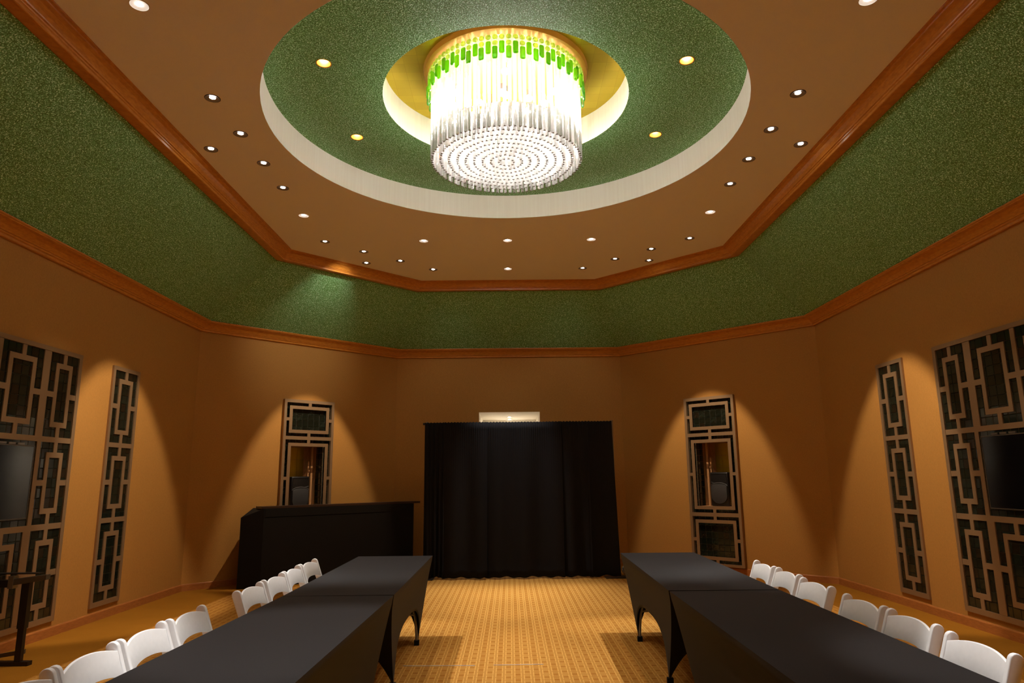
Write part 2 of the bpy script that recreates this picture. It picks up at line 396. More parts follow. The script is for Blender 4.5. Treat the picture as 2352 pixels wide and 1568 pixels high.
ORD = {(2.59, 4.335): 'bright recessed light flush in the tan ceiling at the top {s} of the picture',
       (2.59, 5.56): 'dark-rimmed recessed light, nearest of the {s} row beside the round tray',
       (2.59, 6.205): 'dark-rimmed recessed light, second of the {s} row beside the round tray',
       (2.59, 6.845): 'dark-rimmed recessed light, third of the {s} row beside the round tray',
       (2.59, 7.48): 'dark-rimmed recessed light, fourth of the {s} row beside the round tray',
       (2.60, 8.33): 'bright flush downlight without dark rim at the far end of the {s} row',
       (2.59, 9.325): 'dark-rimmed recessed light tucked in the far {s} ceiling corner',
       (3.01, 6.515): 'dark-rimmed recessed light closest to the {s} wooden crown moulding',
       (2.135, 9.78): 'dark-rimmed recessed light inward of the far {s} diagonal crown, second from the corner one',
       (2.21, 10.33): 'dark-rimmed recessed light hugging the middle of the far {s} diagonal crown',
       (1.665, 10.24): 'dark-rimmed recessed light along the far {s} diagonal crown, toward the back wall',
       (1.208, 10.705): 'dark-rimmed recessed light nearest the back crown on the {s}',
       (1.19, 9.325): 'bright flush downlight {s} of centre in front of the back crown'}
for x, y, t in lights:
    if x == 0: lab = 'bright flush downlight on the centre line, ' + ('nearer the round tray' if y < 10 else 'nearer the back crown moulding')
    else: lab = ORD[(abs(x), y)].format(s=SD[1 if x > 0 else -1])
    ceiling_light(x, y, ZCEIL, t, lab, 'recessed lights in the tan ceiling')
for x, y, t in behind:
    ceiling_light(x, y, ZCEIL, t, 'recessed light in the tan ceiling above and behind the camera', 'recessed lights behind the camera')
for x, y in tray:
    ceiling_light(x, y, Z1, 'g', 'gold-lined recessed light in the green tray, %s and %s the chandelier' % (SD[1 if x > 0 else -1], 'level with' if y < 6 else 'beyond'), 'gold-lined lights in the green tray')
    spot((x, y, Z1 - 0.01), (x, y, 0), P_TRAY, 75, 0.6, WARM)
ZB = ZCEIL - 0.012
for s in (-1, 1):
    spot((s * 2.59, 7.48, ZB), (s * 4.68, 8.42, 0.95), P_WALL, 40, 0.35, WARM)
    spot((s * 2.21, 10.33, ZB), (s * 3.36, 11.60, 0.8), P_WALL * 0.9, 40, 0.35, WARM)
    spot((s * 2.59, 6.845, ZB), (s * 4.68, 7.1, 0.7), P_SOFT, 46, 0.6, WARM)
    spot((s * 2.59, 5.56, ZB), (s * 4.68, 5.4, 0.7), P_SOFT, 46, 0.6, WARM)
    for x, y, tx, ty, q, a in ((2.60, 8.33, 1.15, 6.7, 1.5, 36), (1.19, 9.325, 1.0, 9.0, 0.8, 46), (2.59, 4.335, 2.1, 4.4, 0.35, 60), (1.19, 3.1, 1.08 if s < 0 else 2.3, 3.8 if s < 0 else 3.05, 2.7 if s < 0 else 1.2, 29 if s < 0 else 22), (2.6, 4.1, 2.15, 3.2, 0.3 if s < 0 else 0.6, 24)):
        spot((s * x, y, ZB), (s * tx, ty, 0), P_DOWN * q, a, 0.6, NEUT)
    spot((s * 1.612, 6.873, Z1 - 0.01), (s * 2.2, 5.8, 0.7), 210, 26, 0.8, NEUT)  # second beam added at the far tray lights to brighten the chair fronts
    spot((s * 1.208, 10.705, ZB), (s * 0.9, 12.85, 2.5), 11, 70, 0.8, NEUT)
    spot((s * 3.01, 6.515, ZB), (s * 3.3, 6.5, 0.0), 40, 50, 0.7, WARM)
    # mirrored accent beams added in the near half, for bounce on ceiling and cove
    spot((s * 2.59, 2 * YC - 7.48, ZB), (s * 4.68, 2 * YC - 8.42, 0.95), P_WALL, 40, 0.35, WARM)  # added pair, no fixture at this spot
    spot((s * 2.21, 2 * YC - 10.33, ZB), (s * 3.36, 2 * YC - 11.6, 0.8), P_WALL, 44, 0.35, WARM)
for y, q in ((9.335, 1.0), (10.693, 1.0), (3.1, 0.35)): spot((0, y, ZB), (0, y, 0), P_DOWN * q, 42, 0.8, NEUT)
spot((-2.135, 9.78, ZB), (-3.3, 11.15, 3.95), 36, 58, 1.0, NEUT)   # one accent lamp tilted so far that it grazes the cove
# two small lights in the passage ceiling
for y, lb in ((13.93, 'nearer'), (14.5, 'farther')):
    t = thing('recessed_ceiling_light', (0, y, 2.735), 0, 'tiny bright light in the lit recess above the black drape, the %s one' % lb, 'ceiling light', 'lights in the recess above the drape')
    link('trim_ring', TR['w'], t); link('lamp', LP['w'], t); t.location.z -= 0.010
    spot((0, y, 2.68), (0, y, 0), 26, 130, 0.8, NEUT)

# ------------------------------------------------------------------ chandelier
CZ0, CZ1, CR = 4.525, 5.407, 0.735
ch = thing('chandelier', (0, YC, CZ0), 0, 'huge drum chandelier of clear crystal rods with green crystal collar in gold ceiling recess', 'chandelier')
bm = bmesh.new(); r = lathe(bm, [(0.0005, CZ1 + 0.002 - CZ0), (0.76, CZ1 + 0.002 - CZ0), (0.805, CZ1 + 0.006 - CZ0), (0.812, Z2 - CZ0 - 0.001)], 96)
link('ceiling_mount', finish('ceiling_mount', bm, mat('mount_gold', (0.46, 0.22, 0.03), 0.4, 0.5), True), ch)
def star_mesh(name, r1, r2, L, m, npt=3, tip=True):
    bm = bmesh.new(); n = npt * 2
    ring = lambda z, s: [bm.verts.new((s * (r1 if i % 2 == 0 else r2) * math.cos(PI * i / npt), s * (r1 if i % 2 == 0 else r2) * math.sin(PI * i / npt), z)) for i in range(n)]
    a, b = ring(0, 1), ring(L, 1)
    for i in range(n): bm.faces.new((a[i], a[(i + 1) % n], b[(i + 1) % n], b[i]))
    q = bm.faces.new(a[::-1]); q.material_index = 1; bm.faces.new(b)
    return finish(name, bm, [m, rodend])
rods = {}
LONG = CZ1 - CZ0 - 0.001; SHORT = 0.27
rod_long = star_mesh('crystal_rod', 0.0185, 0.0080, LONG, crystal); rod_short = star_mesh('crystal_rod', 0.0185, 0.0080, SHORT, crystal)
stuff = bmesh.new(); nparts = 0
for k in range(9):
    rad = CR - 0.0185 - 0.0805 * k; n = max(6, round(2 * PI * rad / 0.0455))
    for i in range(n):
        a = 2 * PI * (i + 0.5 * (k % 2)) / n; rz = a + random.uniform(-0.35, 0.35) + (PI if (i + k) % 2 else 0)
        x, y = rad * math.cos(a), rad * math.sin(a); z = random.uniform(-0.004, 0.004) + 0.004
        if k == 0 or (k in (1, 2) and nparts < 290):
            link('crystal_rod', rod_long if k == 0 else rod_short, ch, (x, y, z if k else 0), rz); nparts += 1
        else:
            mt = Matrix.Translation((x, y, z)) @ Matrix.Rotation(rz, 4, 'Z'); s0 = len(stuff.verts)
            stuff.from_mesh(rod_short); stuff.verts.ensure_lookup_table()
            bmesh.ops.transform(stuff, matrix=mt, verts=stuff.verts[s0:])
so = link('inner_crystal_rods', finish('inner_crystal_rods', stuff, [crystal, rodend]), ch); so['kind'] = 'stuff'
# hanging frame of thin hoops and spokes that carries the short rods
bm = bmesh.new()
for k in range(1, 9):
    rad = CR - 0.0185 - 0.0805 * k; z = SHORT + 0.006
    tube(bm, [(rad * math.cos(2 * PI * i / 48), rad * math.sin(2 * PI * i / 48), z) for i in range(49)], 0.004, 6, False)
for i in range(6):
    a = PI * i / 3; tube(bm, [(0, 0, SHORT + 0.012), (0.64 * math.cos(a), 0.64 * math.sin(a), SHORT + 0.012)], 0.004, 6)
    tube(bm, [(0.3 * math.cos(a), 0.3 * math.sin(a), SHORT + 0.012), (0.3 * math.cos(a), 0.3 * math.sin(a), CZ1 - CZ0)], 0.004, 6)
link('hanging_frame', finish('hanging_frame', bm, greymetal), ch)
bm = bmesh.new(); bmesh.ops.create_uvsphere(bm, u_segments=14, v_segments=8, radius=0.034); bulbme = finish('bulb', bm, bulbglow, True)
bm = bmesh.new(); lathe(bm, [(0.018, 0.03), (0.018, 0.09), (0.004, 0.09)], 12); socketme = finish('socket', bm, greymetal, True)
for i, (rad, z, n) in enumerate(((0.50, 0.42, 8), (0.28, 0.58, 6), (0.50, 0.66, 5))):
    for j in range(n):
        a = 2 * PI * (j + 0.37 * i) / n; p = (rad * math.cos(a), rad * math.sin(a), z)
        bo = link('bulb', bulbme, ch, p); link('socket', socketme, bo)
        if i < 2:
            l = bpy.data.lights.new('bulb_light', 'POINT'); l.energy = P_BULB * (0.5 if i else 1.4); l.color = NEUT; l.shadow_soft_size = 0.05
            lo = bpy.data.objects.new('bulb_light', l); COL.objects.link(lo); lo.location = (p[0], YC + p[1], CZ0 + z - 0.04)
            lo.parent = None
# green collar: beads and emerald-cut pendants
def faceted_bead():
    bm = bmesh.new(); lathe(bm, [(0.004, -0.013), (0.018, -0.013), (0.026, -0.004), (0.026, 0.004), (0.018, 0.013), (0.004, 0.013)], 10)
    bmesh.ops.rotate(bm, cent=(0, 0, 0), matrix=Matrix.Rotation(PI / 2, 3, 'Y'), verts=bm.verts[:])
    bmesh.ops.holes_fill(bm, edges=bm.edges[:])
    for q in bm.faces: q.smooth = False
    return finish('green_bead', bm, palecrystal)
def pendant(m):
    bm = bmesh.new(); w, h, c, d = 0.024, 0.062, 0.010, 0.013
    out = [(-w, -h + c), (-w + c, -h), (w - c, -h), (w, -h + c), (w, h - c), (w - c, h), (-w + c, h), (-w, h - c)]
    def ring(x, s, hh=0): return [bm.verts.new((x, p[0] * s, p[1] * (1 - (1 - s) * 0.35))) for p in out]
    A, B, C, D = ring(-d, 0.62), ring(-0.003, 1), ring(0.003, 1), ring(d, 0.62)
    for P_, Q in ((A, B), (B, C), (C, D)):
        for i in range(8): bm.faces.new((P_[i], P_[(i + 1) % 8], Q[(i + 1) % 8], Q[i]))
    bm.faces.new(A[::-1]); bm.faces.new(D); bmesh.ops.recalc_face_normals(bm, faces=bm.faces[:])
    return finish('green_pendant', bm, m)
beadme = faceted_bead(); pendme = [pendant(m) for m in greencrystal]
RB = CR + 0.022
for i in range(78):
    a = 2 * PI * i / 78; x, y = RB * math.cos(a), RB * math.sin(a)
    link('green_bead', beadme, ch, (x, y, 5.362 - CZ0), a)
    if i % 2: link('green_bead', beadme, ch, (x, y, 5.304 - CZ0), a)
    link('green_pendant', random.choice(pendme), ch, (x + 0.01 * math.cos(a) * (i % 2), y + 0.01 * math.sin(a) * (i % 2), (5.262 if i % 2 == 0 else 5.205) - CZ0), a)

# ------------------------------------------------------------------ fretwork screens
def rect_frame(bm, x0, x1, z0, z1, tx, tz, y0, y1):
    box(bm, x0, x1, y0, y1, z0, z0 + tz); box(bm, x0, x1, y0, y1, z1 - tz, z1)
    box(bm, x0, x0 + tx, y0, y1, z0 + tz, z1 - tz); box(bm, x1 - tx, x1, y0, y1, z0 + tz, z1 - tz)
TILE = {}
def tile_me(wd, hd, v):
    key = (round(wd, 4), round(hd, 4), v)
    if key not in TILE:
        bm = bmesh.new(); w2, h2 = wd / 2 - 0.0022, hd / 2 - 0.0022; b = 0.003
        B = [bm.verts.new((sx * w2, 0, sz * h2)) for sx, sz in ((-1, -1), (1, -1), (1, 1), (-1, 1))]
        C = [bm.verts.new((sx * w2, -0.004, sz * h2)) for sx, sz in ((-1, -1), (1, -1), (1, 1), (-1, 1))]
        D = [bm.verts.new((sx * (w2 - b), -0.007, sz * (h2 - b))) for sx, sz in ((-1, -1), (1, -1), (1, 1), (-1, 1))]
        for P_, Q in ((B, C), (C, D)):
            for i in range(4): bm.faces.new((P_[i], P_[(i + 1) % 4], Q[(i + 1) % 4], Q[i]))
        bm.faces.new(D); TILE[key] = finish('glass_tile', bm, tilemats[v])
    return TILE[key]
def screen(name, loc, rotz, label, group, outer, border, colz, cells, bars, face, tilerange, skip=None, limit=None, side_mat=None):
    """local frame: X along the wall, -Y into the room, Z up"""
    x0, x1, z0, z1 = outer; t = thing(name, loc, rotz, label, 'wall screen', group)
    bx, bz0, bz1 = border
    bm = bmesh.new()
    box(bm, x0, x1, -face, 0, z0, z0 + bz0); box(bm, x0, x1, -face, 0, z1 - bz1, z1)
    box(bm, x0, x0 + bx, -face, 0, z0 + bz0, z1 - bz1); box(bm, x1 - bx, x1, -face, 0, z0 + bz0, z1 - bz1)
    link('outer_frame', finish('outer_frame', bm, bronze, bevel=0.002, seg=1), t)
    f0, f1 = -face + 0.002, -face + 0.014
    for b in bars:
        bm = bmesh.new(); box(bm, b[0], b[1], f0, f1, b[2], b[3]); link('mullion', finish('mullion', bm, bronze), t)
    for c in cells:
        a, b, c0, c1, mx, mz, tx, tz, tab = c
        bm = bmesh.new(); rect_frame(bm, a + mx, b - mx, c0 + mz, c1 - mz, tx, tz, f0, f1)
        ring = link('fret_ring', finish('fret_ring', bm, bronze), t)
        cx, cz = (a + b) / 2, (c0 + c1) / 2
        for q in ((a, a + mx, cz - tab / 2, cz + tab / 2), (b - mx, b, cz - tab / 2, cz + tab / 2), (cx - tab / 2, cx + tab / 2, c0, c0 + mz), (cx - tab / 2, cx + tab / 2, c1 - mz, c1)):
            bm = bmesh.new(); box(bm, q[0], q[1], f0, f1, q[2], q[3]); link('spacer_bar', finish('spacer_bar', bm, bronze), ring)
    # grout bed and tiles
    tx0, tx1, tz0, tz1 = tilerange
    nx = max(1, round((tx1 - tx0) / 0.104)); nz = round((tz1 - tz0) / 0.0985); wd, hd = (tx1 - tx0) / nx, (tz1 - tz0) / nz
    bm = bmesh.new()
    spots = []
    for i in range(nx):
        for j in range(nz):
            cx, cz = tx0 + (i + 0.5) * wd, tz0 + (j + 0.5) * hd
            if skip and skip[0] - 0.03 < cx < skip[1] + 0.03 and skip[2] - 0.03 < cz < skip[3] + 0.03: continue
            spots.append((cx, cz))
    def bed(a, b, c, d): box(bm, a, b, -0.003, -0.0005, c, d)
    if skip:
        bed(tx0, skip[0], tz0, tz1); bed(skip[1], tx1, tz0, tz1); bed(skip[0], skip[1], tz0, skip[2]); bed(skip[0], skip[1], skip[3], tz1)
    else: bed(tx0, tx1, tz0, tz1)
    link('grout_bed', finish('grout_bed', bm, grout), t)
    rest = []
    for cx, cz in spots:
        if limit is None or limit(cx, cz):
            o = link('glass_tile', tile_me(wd, hd, random.choice((0, 0, 1, 1, 2))), t, (cx, -0.003, cz))
            o.rotation_euler = (random.uniform(-0.012, 0.012), 0, random.uniform(-0.012, 0.012))
        else: rest.append((cx, cz))
    if rest:
        bm = bmesh.new(); tm = tile_me(wd, hd, 0)
        for cx, cz in rest:
            s0 = len(bm.verts); bm.from_mesh(tm); bm.verts.ensure_lookup_table()
            bmesh.ops.translate(bm, vec=(cx, -0.003, cz), verts=bm.verts[s0:])
        o = link('further_glass_tiles', finish('further_glass_tiles', bm, tilemats[0]), t); o['kind'] = 'stuff'
    return t
FS = 1 - 0.02 / W
def zs(z, q=FS): return CAMZ + (z - CAMZ) * q
rows = [(0.203, 1.067), (1.121, 1.987), (1.935, 2.85)]
rows = [(zs(0.203), zs(1.067)), (zs(1.123), zs(1.937 - 0.002)), (zs(1.989), zs(2.851))]
MX, MZ, TX, TZ, TAB = 0.097, 0.100, 0.053, 0.053, 0.056
for s in (-1, 1):
    sd = SD[s]
    # small slim screen
    y0, y1 = 8.10 * FS, 8.688 * FS; yc = (y0 + y1) / 2; hw = (y1 - y0) / 2
    cells = [(-hw + 0.048, hw - 0.048, a, b, MX, MZ, TX, TZ, TAB) for a, b in rows]
    bars = [(-hw + 0.048, hw - 0.048, rows[0][1], rows[1][0]), (-hw + 0.048, hw - 0.048, rows[1][1], rows[2][0])]
    screen('fretwork_screen', (s * (W - 0.0005), yc, 0), -s * PI / 2, 'tall slim bronze fretwork screen over dark tiles on the %s side wall' % sd, 'slim side wall screens',
           (-hw, hw, zs(0.147), zs(2.893)), (0.048, 0.054, 0.046), None, cells, bars, 0.022, (-hw + 0.046, hw - 0.046, zs(0.2), zs(2.852)))
    # wide screen with television
    C = 6.262 * FS; sg = 1 if s < 0 else -1     # local x of far side is + on the left wall, - on the right
    def L(yw): return (yw * FS - C) * sg
    hw = (7.49 - 6.262) * FS
    A = (6.973 - 6.262) * FS; A2 = (7.433 - 6.262) * FS; B0 = 0.028; B1 = (6.867 - 6.262) * FS; T1 = (6.914 - 6.262) * FS
    cells = []; bars = []
    for m_ in (-1, 1):
        def xx(a, b): return (m_ * a, m_ * b) if m_ > 0 else (-b, -a)
        for a, b in rows: cells.append((*xx(A, A2), a, b, MX, MZ, TX, TZ, TAB))
        for a, b in (rows[0], rows[2]):
            cells.append((*xx(B0, B1), a, b, MX, MZ, TX, TZ, TAB)); bars.append((*xx(B1, A), a, b))
        bars.append((*xx(T1, A), rows[1][0], rows[1][1]))
    bars += [(-B0, B0, *rows[0]), (-B0, B0, *rows[2]), (-A2, A2, rows[0][1], rows[1][0]), (-A2, A2, rows[1][1], rows[2][0])]
    screen('fretwork_screen', (s * (W - 0.0005), C, 0), -s * PI / 2, 'wide bronze fretwork screen framing a television on the %s side wall' % sd, 'wide side wall screens',
           (-hw, hw, zs(0.147), zs(2.9)), (0.055, 0.054, 0.046), None, cells, bars, 0.022, (-A2 - 0.002, A2 + 0.002, zs(0.2), zs(2.852)),
           limit=lambda cx, cz, s=s, sg=sg: cx * sg > -0.06 and not (abs(cx) < 0.5 and rows[1][0] + 0.1 < cz < rows[1][1] - 0.1))
    # television in the middle opening
    tv = thing('television', (s * (W - 0.0005), C, rows[1][0] + 0.02), -s * PI / 2, 'flat black wall television set in the wide fretwork screen on the %s wall' % sd, 'television', 'wall televisions')
    tw = (6.868 - 6.262) * FS; z0, z1 = zs(1.192) - rows[1][0] - 0.02, zs(1.888) - rows[1][0] - 0.02
    bm = bmesh.new(); box(bm, -tw + 0.01, tw - 0.01, -0.030, -0.012, z0 + 0.01, z1 - 0.01); link('housing', finish('housing', bm, blackplastic), tv)
    bm = bmesh.new(); rect_frame(bm, -tw, tw, z0, z1, 0.010, 0.010, -0.036, -0.014); link('bezel', finish('bezel', bm, bezel, bevel=0.001, seg=1), tv)
    bm = bmesh.new(); box(bm, -tw + 0.010, tw - 0.010, -0.034, -0.030, z0 + 0.010, z1 - 0.010); link('display', finish('display', bm, blackgloss), tv)
    for xb in (-0.12, 0.0, 0.12):
        bm = bmesh.new(); box(bm, sg * 0.30 + xb - 0.045, sg * 0.30 + xb + 0.045, -0.026, -0.0115, z1 + 0.004, z1 + 0.022); link('mount_bracket', finish('mount_bracket', bm, greymetal), tv)

# diagonal wall screens with speaker niches
FD = 1 - 0.06 / (14.9625 / math.sqrt(2))
for s in (-1, 1):
    sd = SD[s]; rot = -s * PI / 4
    mid = Vector((s * (W + BX) / 2, (YA + YB) / 2, 0)); ux = Vector((math.cos(rot), math.sin(rot), 0))
    inward = -s   # local x direction that points towards the back wall
    off = -s * UOFF * -1 * 1
    # local +x: on the left wall it runs towards the back centre, on the right wall away from it
    org = mid + ux * (UOFF * (1 if s < 0 else -1))
    z = lambda v: zs(v, FD)
    r3 = [(z(0.139), z(0.876)), (z(0.937), z(2.185)), (z(2.242), z(2.795))]; hw, cw = 0.4575, 0.4115
    cells = [(-cw, cw, a, b, 0.049, 0.052, 0.054, 0.053, 0.052) for a, b in r3]
    bars = [(-cw, cw, r3[0][1], r3[1][0]), (-cw, cw, r3[1][1], r3[2][0])]
    screen('fretwork_screen', (org.x - math.cos(rot - PI / 2) * -0.0005, org.y, 0), rot, 'bronze fretwork screen around a lit speaker niche on the far %s diagonal wall' % sd, 'speaker niche screens',
           (-hw, hw, z(0.1), z(2.845)), (hw - cw, 0.039, 0.05), None, cells, bars, 0.06, (-cw - 0.003, cw + 0.003, z(0.135), z(2.80)),
           skip=(-NI_U, NI_U, NI_Z0, NI_Z1))
    # niche box cut into the wall
    nb = thing('wall_niche_lining', tuple(org), rot); nb['kind'] = 'structure'; nb.name = 'wall_niche_' + sd
    bm = bmesh.new(); D = NI_D; u = NI_U
    for q in (((-u, 0, NI_Z0), (u, 0, NI_Z0), (u, D, NI_Z0), (-u, D, NI_Z0)), ((-u, 0, NI_Z1), (-u, D, NI_Z1), (u, D, NI_Z1), (u, 0, NI_Z1)),
              ((-u, 0, NI_Z0), (-u, D, NI_Z0), (-u, D, NI_Z1), (-u, 0, NI_Z1)), ((u, 0, NI_Z0), (u, 0, NI_Z1), (u, D, NI_Z1), (u, D, NI_Z0)), ((-u, D, NI_Z0), (u, D, NI_Z0), (u, D, NI_Z1), (-u, D, NI_Z1))):
        bm.faces.new([bm.verts.new(p) for p in q])
    link('niche_lining', finish('niche_lining', bm, wood), nb)
    ins = 1 if s < 0 else -1
    for i in range(4):
        for j in range(5):
            bm = bmesh.new(); cx = -0.235 * ins + (i) * 0.125 * ins - 0.0 ; cz = NI_Z0 + 0.105 + j * 0.208
            box(bm, cx - 0.061, cx + 0.061, D - 0.008, D, cz - 0.102, cz + 0.102)
            link('gold_panel', finish('gold_panel', bm, goldleaf), nb, None)
    for nm, q in (('wood_post', (0.205, 0.24)), ('wood_post', (0.150, 0.172))):
        a, b = sorted((q[0] * ins, q[1] * ins)); bm = bmesh.new(); box(bm, a, b, 0.20 if nm else 0, 0.24, NI_Z0, NI_Z1 - (0.0 if q[0] > .2 else 0.25)); link(nm, finish(nm, bm, wood), nb)
    bm = bmesh.new(); prism(bm, [(0.205 * ins, NI_Z0 + 0.60), (0.205 * ins, NI_Z0 + 0.66), (0.03 * ins, NI_Z0 + 0.49), (0.03 * ins, NI_Z0 + 0.44)], 1, 0.24, 0.26); link('wood_brace', finish('wood_brace', bm, wood), nb)
    for j in range(10):
        for k in range(2):
            o = link('side_tile', tile_me(0.10, 0.104, 0), nb, (ins * u, 0.055 + 0.1 * k, NI_Z0 + 0.053 + j * 0.104)); o.rotation_euler = (0, 0, -ins * PI / 2)
    # loudspeaker
    spx = -0.035 * ins
    p = org + ux * spx + Vector((-math.sin(rot), math.cos(rot), 0)) * 0.20
    sp = thing('loudspeaker', (p.x, p.y, NI_Z0), rot, 'black moulded loudspeaker standing in the wall niche on the far %s' % sd, 'loudspeaker', 'niche loudspeakers')
    bm = bmesh.new(); h = 0.55
    prism(bm, [(-0.165, -0.12), (0.165, -0.12), (0.115, 0.15), (-0.115, 0.15)], 2, 0.0, h)
    link('cabinet', finish('cabinet', bm, blackplastic, True, bevel=0.022, seg=3), sp)
    # horn: funnel in the top part of the front
    bm = bmesh.new()
    o_ = [bm.verts.new(v) for v in ((-0.135, -0.125, h - 0.03), (0.135, -0.125, h - 0.03), (0.150, -0.125, h - 0.16), (0.06, -0.125, h - 0.185), (-0.06, -0.125, h - 0.185), (-0.150, -0.125, h - 0.16))]
    i_ = [bm.verts.new(v) for v in ((-0.055, -0.075, h - 0.075), (0.055, -0.075, h - 0.075), (0.055, -0.075, h - 0.12), (0.03, -0.075, h - 0.125), (-0.03, -0.075, h - 0.125), (-0.055, -0.075, h - 0.12))]
    for i in range(6): bm.faces.new((o_[i], o_[(i + 1) % 6], i_[(i + 1) % 6], i_[i]))
    bm.faces.new(i_)
    rim = [(-0.160, -0.127, h - 0.012), (0.160, -0.127, h - 0.012)]
    link('horn', finish('horn', bm, mat('horn_black', (0.012, 0.011, 0.010), 0.25), False), sp)
    bm = bmesh.new(); n = 30; out = []
    for i in range(n + 1):        # rounded grille: arch on top, deep half round below
        a = PI + PI * i / n; out.append((0.142 * math.cos(a), 0.165 + 0.125 * math.sin(a)))
    for i in range(n + 1):
        a = PI * i / n; out.append((0.142 * math.cos(a), 0.315 + 0.045 * math.sin(a)))
    prism(bm, out, 1, -0.142, -0.118); link('woofer_grille', finish('woofer_grille', bm, mat('grille_grey', (0.040, 0.039, 0.040), 0.55), True, bevel=0.006, seg=2), sp)
    bm = bmesh.new(); tube(bm, [(0.150 * math.cos(PI * i / 20), -0.134, 0.322 + 0.055 * math.sin(PI * i / 20)) for i in range(21)], 0.005, 6)
    link('grille_arch', finish('grille_arch', bm, mat('arch_grey', (0.12, 0.12, 0.12), 0.3)), sp)

# ------------------------------------------------------------------ pipe and drape
DY = 11.17
dr = thing('pipe_and_drape', (0.16, DY, 0), 0, 'black pipe and drape backdrop across the far end of the aisle', 'backdrop')
def drape(x0, x1, zt, zb, yo, folds, amp, seed, wob=0.055, flare=0.0):
    rnd = random.Random(seed); n = int((x1 - x0) / 0.012) + 2; nz = 22; bm = bmesh.new()
    ph = [(rnd.uniform(0.6, 1.5) * folds, rnd.uniform(0, 6.3), rnd.uniform(0.3, 1)) for _ in range(5)]
    cen = [(rnd.uniform(x0, x1), rnd.uniform(0.5, 1)) for _ in range(3)]
    rows_ = []
    for j in range(nz + 1):
        t = j / nz; row = []
        for i in range(n + 1):
            x = x0 + (x1 - x0) * i / n; y = 0
            for fr, p_, a in ph: y += a * math.sin(2 * PI * fr * (x + 0.03 * t * math.sin(3 * x + p_)) + p_)
            y *= amp * 1.7 * (0.35 + 0.75 * t ** 0.8) / 1.6
            g = 0.006 * math.sin(2 * PI * x / 0.035) * (1 - t) ** 4
            zb_ = zb + wob * (0.5 + 0.5 * math.sin(9 * x + seed) * math.sin(23 * x + 2 * seed)) * 0.6
            z = zt + 0.006 * math.sin(2 * PI * x / 0.05 + seed) * (1 if j == 0 else 0) - t * (zt - zb_)
            xf = x + flare * t * (x - x0) / (x1 - x0)
            if j == nz: y -= 0.015
            row.append(bm.verts.new((xf - 0.16, yo + y + g, z)))
        rows_.append(row)
    for A, B in zip(rows_, rows_[1:]):
        for i in range(n): bm.faces.new((A[i], A[i + 1], B[i + 1], B[i])).smooth = True
    me = finish('drape_panel', bm, drapem, True); o = link('drape_panel', me, dr)
    md = o.modifiers.new('s', 'SOLIDIFY'); md.thickness = 0.003
    return o
ZT = 2.415
drape(-1.36, -1.02, ZT, 0.012, -0.005, 11.0, 0.028, 3)
drape(-1.06, -0.36, ZT, 0.012, -0.035, 1.6, 0.040, 5)
drape(-0.42, 0.84, ZT, 0.012, -0.020, 1.5, 0.034, 8)
drape(0.80, 1.27, ZT, 0.012, -0.040, 2.2, 0.040, 11)
drape(1.22, 1.645, ZT, 0.012, -0.020, 1.9, 0.036, 17, flare=0.06)
bm = bmesh.new(); tube(bm, [(-1.56, 0.075, ZT - 0.012), (1.50, 0.075, ZT - 0.012)], 0.018, 12); link('crossbar', finish('crossbar', bm, blackplastic, True), dr)
for x in (-1.50, 1.505):
    bm = bmesh.new(); tube(bm, [(x, 0.085, 0.01), (x, 0.085, ZT + 0.02)], 0.020, 12); up = link('upright', finish('upright', bm, greymetal, True), dr)
    bm = bmesh.new(); box(bm, x - 0.2, x + 0.14, -0.10, 0.20, 0.0, 0.008); link('base_plate', finish('base_plate', bm, blackplastic), up)
# crumpled wrapped bundle at the right foot of the drape
bm = bmesh.new(); bmesh.ops.create_icosphere(bm, subdivisions=3, radius=1)
rnd = random.Random(4)
for v in bm.verts:
    v.co *= 1 + 0.10 * math.sin(9 * v.co.x + 4 * v.co.z) * math.cos(7 * v.co.y); v.co = Vector((v.co.x * 0.075, v.co.y * 0.08, v.co.z * 0.078 + 0.082))
    if v.co.z < 0.02: v.co.z = 0.003
me = finish('bundle', bm, clearwrap, True); bun = thing('wrapped_bundle', (1.845, 11.48, 0), 0, 'small black bundle in crumpled clear wrap at the right foot of the drape', 'bundle')
link('body', me, bun)
bm = bmesh.new(); lathe(bm, [(0.028, 0.148), (0.034, 0.155), (0.034, 0.172), (0.030, 0.176), (0.001, 0.176)], 16); link('neck', finish('neck', bm, blackplastic, True), bun)

# ------------------------------------------------------------------ bar
F1, F2 = Vector((-3.63, 10.47)), Vector((-1.66, 12.20)); dn = (F2 - F1).normalized(); nn = Vector((-dn.y, dn.x))
bc = (F1 + F2) / 2; ba = math.atan2(dn.y, dn.x)
bar = thing('portable_bar', (bc.x, bc.y, 0), ba, 'long black portable bar standing before the far left diagonal wall', 'bar')
def lc(p): d_ = Vector(p) - bc; return (d_.dot(dn), d_.dot(nn))
foot = [lc(F1), lc(F2), lc(F2 + nn * 0.5), lc(F1 + nn * 0.42), lc((-3.94, 10.40))]
tops = [1.12, 1.12, 1.12, 1.12, 0.998]
bm = bmesh.new(); A = [bm.verts.new((*p, 0)) for p in foot]; B = [bm.verts.new((*p, z)) for p, z in zip(foot, tops)]
for i in range(5): bm.faces.new((A[i], A[(i + 1) % 5], B[(i + 1) % 5], B[i]))
bm.faces.new(A[::-1]); bm.faces.new((B[0], B[1], B[2], B[3])); bm.faces.new((B[0], B[3], B[4]))
link('bar_front', finish('bar_front', bm, barm), bar)
Lh = (F2 - F1).length / 2
bm = bmesh.new(); box(bm, -Lh - 0.03, Lh + 0.13, -0.0, 0.24, 1.121, 1.152)
v_ = [v for v in bm.verts if v.co.x < 0 and v.co.y < 0.01]
for v in v_: v.co.y += 0.02
link('counter_top', finish('counter_top', bm, bartopm, bevel=0.003, seg=1), bar)
